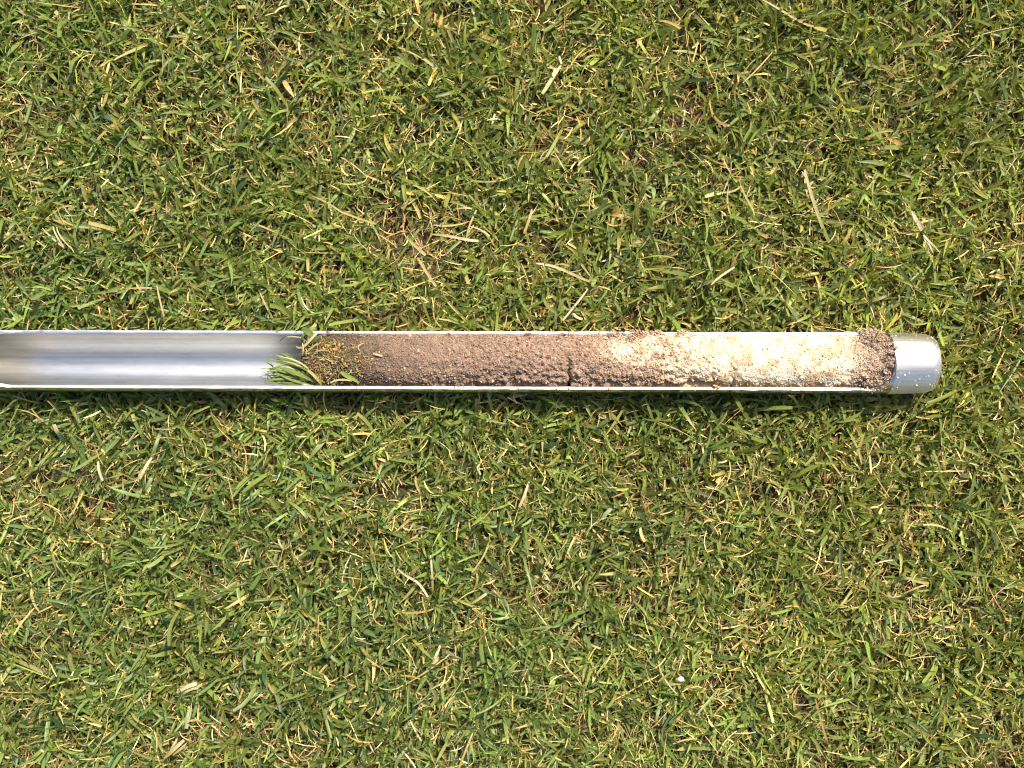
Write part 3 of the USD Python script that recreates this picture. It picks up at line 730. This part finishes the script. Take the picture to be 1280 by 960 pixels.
a = straw('bleached_straw', 'dead grass', 'forked bleached white blade in the grass above the middle of the probe', [(701, 82), (691, 97), (683, 108)], 7, PALE, WHITEISH, z=11.6)
more(*a, 'blade', [(694, 86), (690, 98), (678, 117)], 8, WHITEISH, np.array([.7, .68, .3]), z=11.8)
more(*a, 'blade', [(699, 70), (702, 80)], 5, WHITEISH, PALE)
straw('dry_straw', 'dead grass', 'tan frayed dead leaf left of the bleached forked blade', [(497, 59), (520, 68), (541, 82)], 6, STRAW, PALE)
a = straw('jointed_straw', 'dead grass', 'long jointed straw at the top edge right of centre', [(950, -2), (978, 14), (1000, 27), (1017, 33)], 5, PALE, STRAW)
more(*a, 'side_shoot', [(995, 25), (1006, 25), (1014, 23)], 2.5, STRAW, PALE)
a = straw('seed_stalk', 'grass stalk', 'pale dry seed stalk turning green at its foot, above the right part of the probe', [(1006, 212), (1013, 240), (1025, 276), (1036, 302)], 8, PALE, G_YEL, z=11.6)
for s, t_ in (((1008, 222), (1002, 214)), ((1011, 232), (1017, 226)), ((1014, 243), (1008, 237)), ((1018, 255), (1023, 248)), ((1021, 266), (1015, 260))):
    more(*a, 'husk', [s, t_], 5, PALE, PALE, tip=0, z=12.0)
a = straw('curled_leaf', 'dead grass', 'curled whitish dead leaf with a frayed fan end at upper right', [(1140, 265), (1146, 277), (1152, 288)], 9, PALE, np.array([.55, .5, .42]), z=11.6)
for e, w in (((1160, 317), 4), ((1166, 316), 4), ((1171, 312), 4), ((1164, 306), 5), ((1175, 316), 2.5)):
    more(*a, 'fan_blade', [(1154, 294), (0.5 * (1157 + e[0]), 0.5 * (296 + e[1])), e], w, WHITEISH * 0.9, PALE, z=11.6)
a = straw('dry_straw', 'dead grass', 'bent tan straw with a side twig, left of the pale seed stalk', [(924, 224), (932, 246), (940, 260), (943, 272)], 4, STRAW, PALE)
more(*a, 'twig', [(900, 240), (913, 240), (925, 234)], 4, PALE * 0.9, STRAW)
straw('dry_straw', 'dead grass', 'short white straw lying just above the white sand part of the probe', [(889, 356), (900, 346), (918, 334)], 5, WHITEISH, PALE)
straw('dry_straw', 'dead grass', 'thin pale straw leaning up from the upper rim above the brown sand', [(735, 361), (722, 378), (704, 400)], 4.5, PALE, WHITEISH)
a = straw('dry_straw', 'dead grass', 'frayed brown straw above the long brown sand of the probe', [(667, 329), (692, 333), (712, 341), (737, 352)], 6, WHITEISH, STRAW)
more(*a, 'frayed_strand', [(690, 334), (700, 330), (712, 333)], 4, STRAW, STRAW)
straw('dry_straw', 'dead grass', 'stubby tan leaf piece right of the flattened straw bundle', [(665, 262), (661, 276), (655, 292)], 6, PALE, STRAW)
a = straw('straw_bundle', 'dead grass', 'flattened bundle of pale straws above the middle of the probe', [(538, 293), (560, 295), (580, 299), (598, 301)], 6, STRAW, WHITEISH)
more(*a, 'strand', [(588, 283), (600, 287), (612, 295)], 3.5, PALE, WHITEISH)
more(*a, 'strand', [(583, 305), (586, 285), (596, 262)], 4, STRAW, PALE)
more(*a, 'strand', [(566, 262), (580, 260), (590, 261)], 3, STRAW, WHITEISH)
straw('pale_blade', 'grass blade', 'long thin pale yellow blade curving above the straw bundle', [(580, 222), (600, 227), (625, 226), (646, 217)], 4, G_YEL, PALE, tip=0)
straw('dry_straw', 'dead grass', 'long pale straw lying flat left of the straw bundle', [(420, 262), (440, 270), (470, 280)], 4.5, PALE, STRAW)
a = straw('yellow_blade', 'grass blade', 'yellow dying blade pointing down towards the upper rim', [(508, 297), (520, 308), (532, 319)], 7, G_YEL * 1.2, PALE)
more(*a, 'blade', [(522, 322), (533, 340), (545, 358)], 6, STRAW, PALE)
a = straw('bleached_tuft', 'dead grass', 'small frayed white tuft in the grass at left above the probe', [(53, 285), (66, 298), (80, 309)], 4, PALE, WHITEISH)
more(*a, 'strand', [(66, 283), (72, 297), (80, 308)], 3.5, WHITEISH, PALE)
more(*a, 'strand', [(71, 284), (76, 296), (90, 311)], 3, WHITEISH, PALE)
straw('dry_straw', 'dead grass', 'smooth brown straw above the end of the core with the grass', [(390, 245), (408, 253), (428, 266)], 4, STRAW * 0.9, PALE)
a = straw('straw_stub', 'dead grass', 'two white straw stubs side by side above the core end', [(400, 280), (392, 301)], 4, WHITEISH, PALE)
more(*a, 'stub', [(399, 283), (399, 302)], 3, PALE, WHITEISH)
straw('dry_straw', 'dead grass', 'short level pale straw above the empty part of the probe', [(157, 361), (173, 360), (190, 360)], 3.5, STRAW, PALE)
straw('dry_straw', 'dead grass', 'upright pale straw touching down near the rim of the empty bore', [(196, 357), (200, 375), (205, 395)], 4, PALE, PALE)
straw('dry_straw', 'dead grass', 'slanted tan straw near the rim above the green tuft', [(325, 366), (333, 383), (341, 398)], 4, PALE, STRAW)
straw('bleached_straw', 'dead grass', 'flat white blade in the grass below the empty part of the probe', [(190, 572), (181, 586), (173, 602)], 7, WHITEISH, PALE, z=11.6)
straw('straw_chip', 'dead grass', 'small white curled chip left of the flat white blade below the probe', [(123, 577), (124, 588), (129, 601)], 6, WHITEISH, WHITEISH * 0.8, z=11.6)
a = straw('split_straw', 'dead grass', 'split whitish straw below the middle of the probe', [(661, 602), (656, 618), (649, 634)], 6, WHITEISH, PALE, z=11.6)
more(*a, 'strand', [(660, 606), (657, 620), (656, 634)], 3, PALE, STRAW)
straw('dry_straw', 'dead grass', 'white straw slanting down to the right at lower centre', [(497, 711), (512, 722), (522, 728), (535, 746)], 5.5, PALE, WHITEISH, z=11.6)
straw('pale_blade', 'grass blade', 'upright pale blade right of the white slanting straw at lower centre', [(538, 694), (540, 714), (541, 738)], 5, WHITEISH, G_YEL, z=11.6)
straw('dry_straw', 'dead grass', 'curved tan straw arching down below the split whitish straw', [(612, 668), (607, 690), (596, 708), (590, 716)], 4, STRAW, PALE, z=11.6)
straw('dry_straw', 'dead grass', 'short wide tan straw piece below the arching tan straw', [(589, 755), (598, 749), (608, 742)], 6, STRAW, PALE)
straw('dry_straw', 'dead grass', 'thin brown straw lying level under the white slanting straw', [(494, 764), (520, 766), (544, 760)], 4, STRAW, STRAW)
a = straw('dry_straw', 'dead grass', 'pale double straw at lower right of the probe tip', [(1133, 722), (1148, 727), (1161, 729)], 6, PALE * 0.9, STRAW)
more(*a, 'strand', [(1130, 742), (1145, 735), (1158, 731)], 4, STRAW, PALE)
straw('dry_straw', 'dead grass', 'thin tan straw slanting at the bottom left of centre', [(508, 855), (535, 838), (562, 818)], 3.5, STRAW, PALE)
straw('bleached_straw', 'dead grass', 'tiny white blade above the thin slanting tan straw near the bottom', [(550, 807), (547, 815), (543, 824)], 6, WHITEISH, WHITEISH, z=11.6)
a = straw('curled_leaf', 'dead grass', 'crumpled cream leaf in a dark gap at lower left', [(221, 866), (232, 859), (246, 854)], 9, PALE, WHITEISH * 0.9)
more(*a, 'fold', [(228, 868), (238, 862), (248, 860)], 5, PALE, PALE)
a = straw('ragged_straw', 'dead grass', 'pale ragged seed head at the bottom left edge', [(205, 948), (216, 938), (230, 925)], 8, STRAW * 0.9, PALE)
more(*a, 'husk', [(212, 940), (218, 930), (222, 922)], 5, PALE, PALE, tip=0)
more(*a, 'husk', [(216, 944), (226, 936), (234, 928)], 5, STRAW, PALE, tip=0)
straw('dry_straw', 'dead grass', 'brown straw standing by the bottom edge left of centre', [(591, 916), (583, 936), (573, 962)], 4.5, PALE, STRAW)
straw('pale_blade', 'grass blade', 'bright yellow green blade by the lower rim below the bore', [(262, 508), (248, 514), (236, 520)], 5, G_YEL * 1.2, G_YEL, z=11.6, tip=0)
peb = trimesh.creation.icosphere(2, 1.0)
pv = np.array(peb.vertices) * (0.0013, 0.0010, 0.0009) * (0.85 + 0.3 * meshkit.fbm(np.array(peb.vertices) * 1.7 + 5, 3, 71))[:, None]
pp = px(851, 849, 0.011)
pe = thing('pebble', 'small white pebble caught between blades at the bottom right of centre', 'pebble', pp)
put('stone', (pv, np.array(peb.faces)), M_GRAIN, pe, smooth=True, col=np.full((len(pv), 3), 0.5))
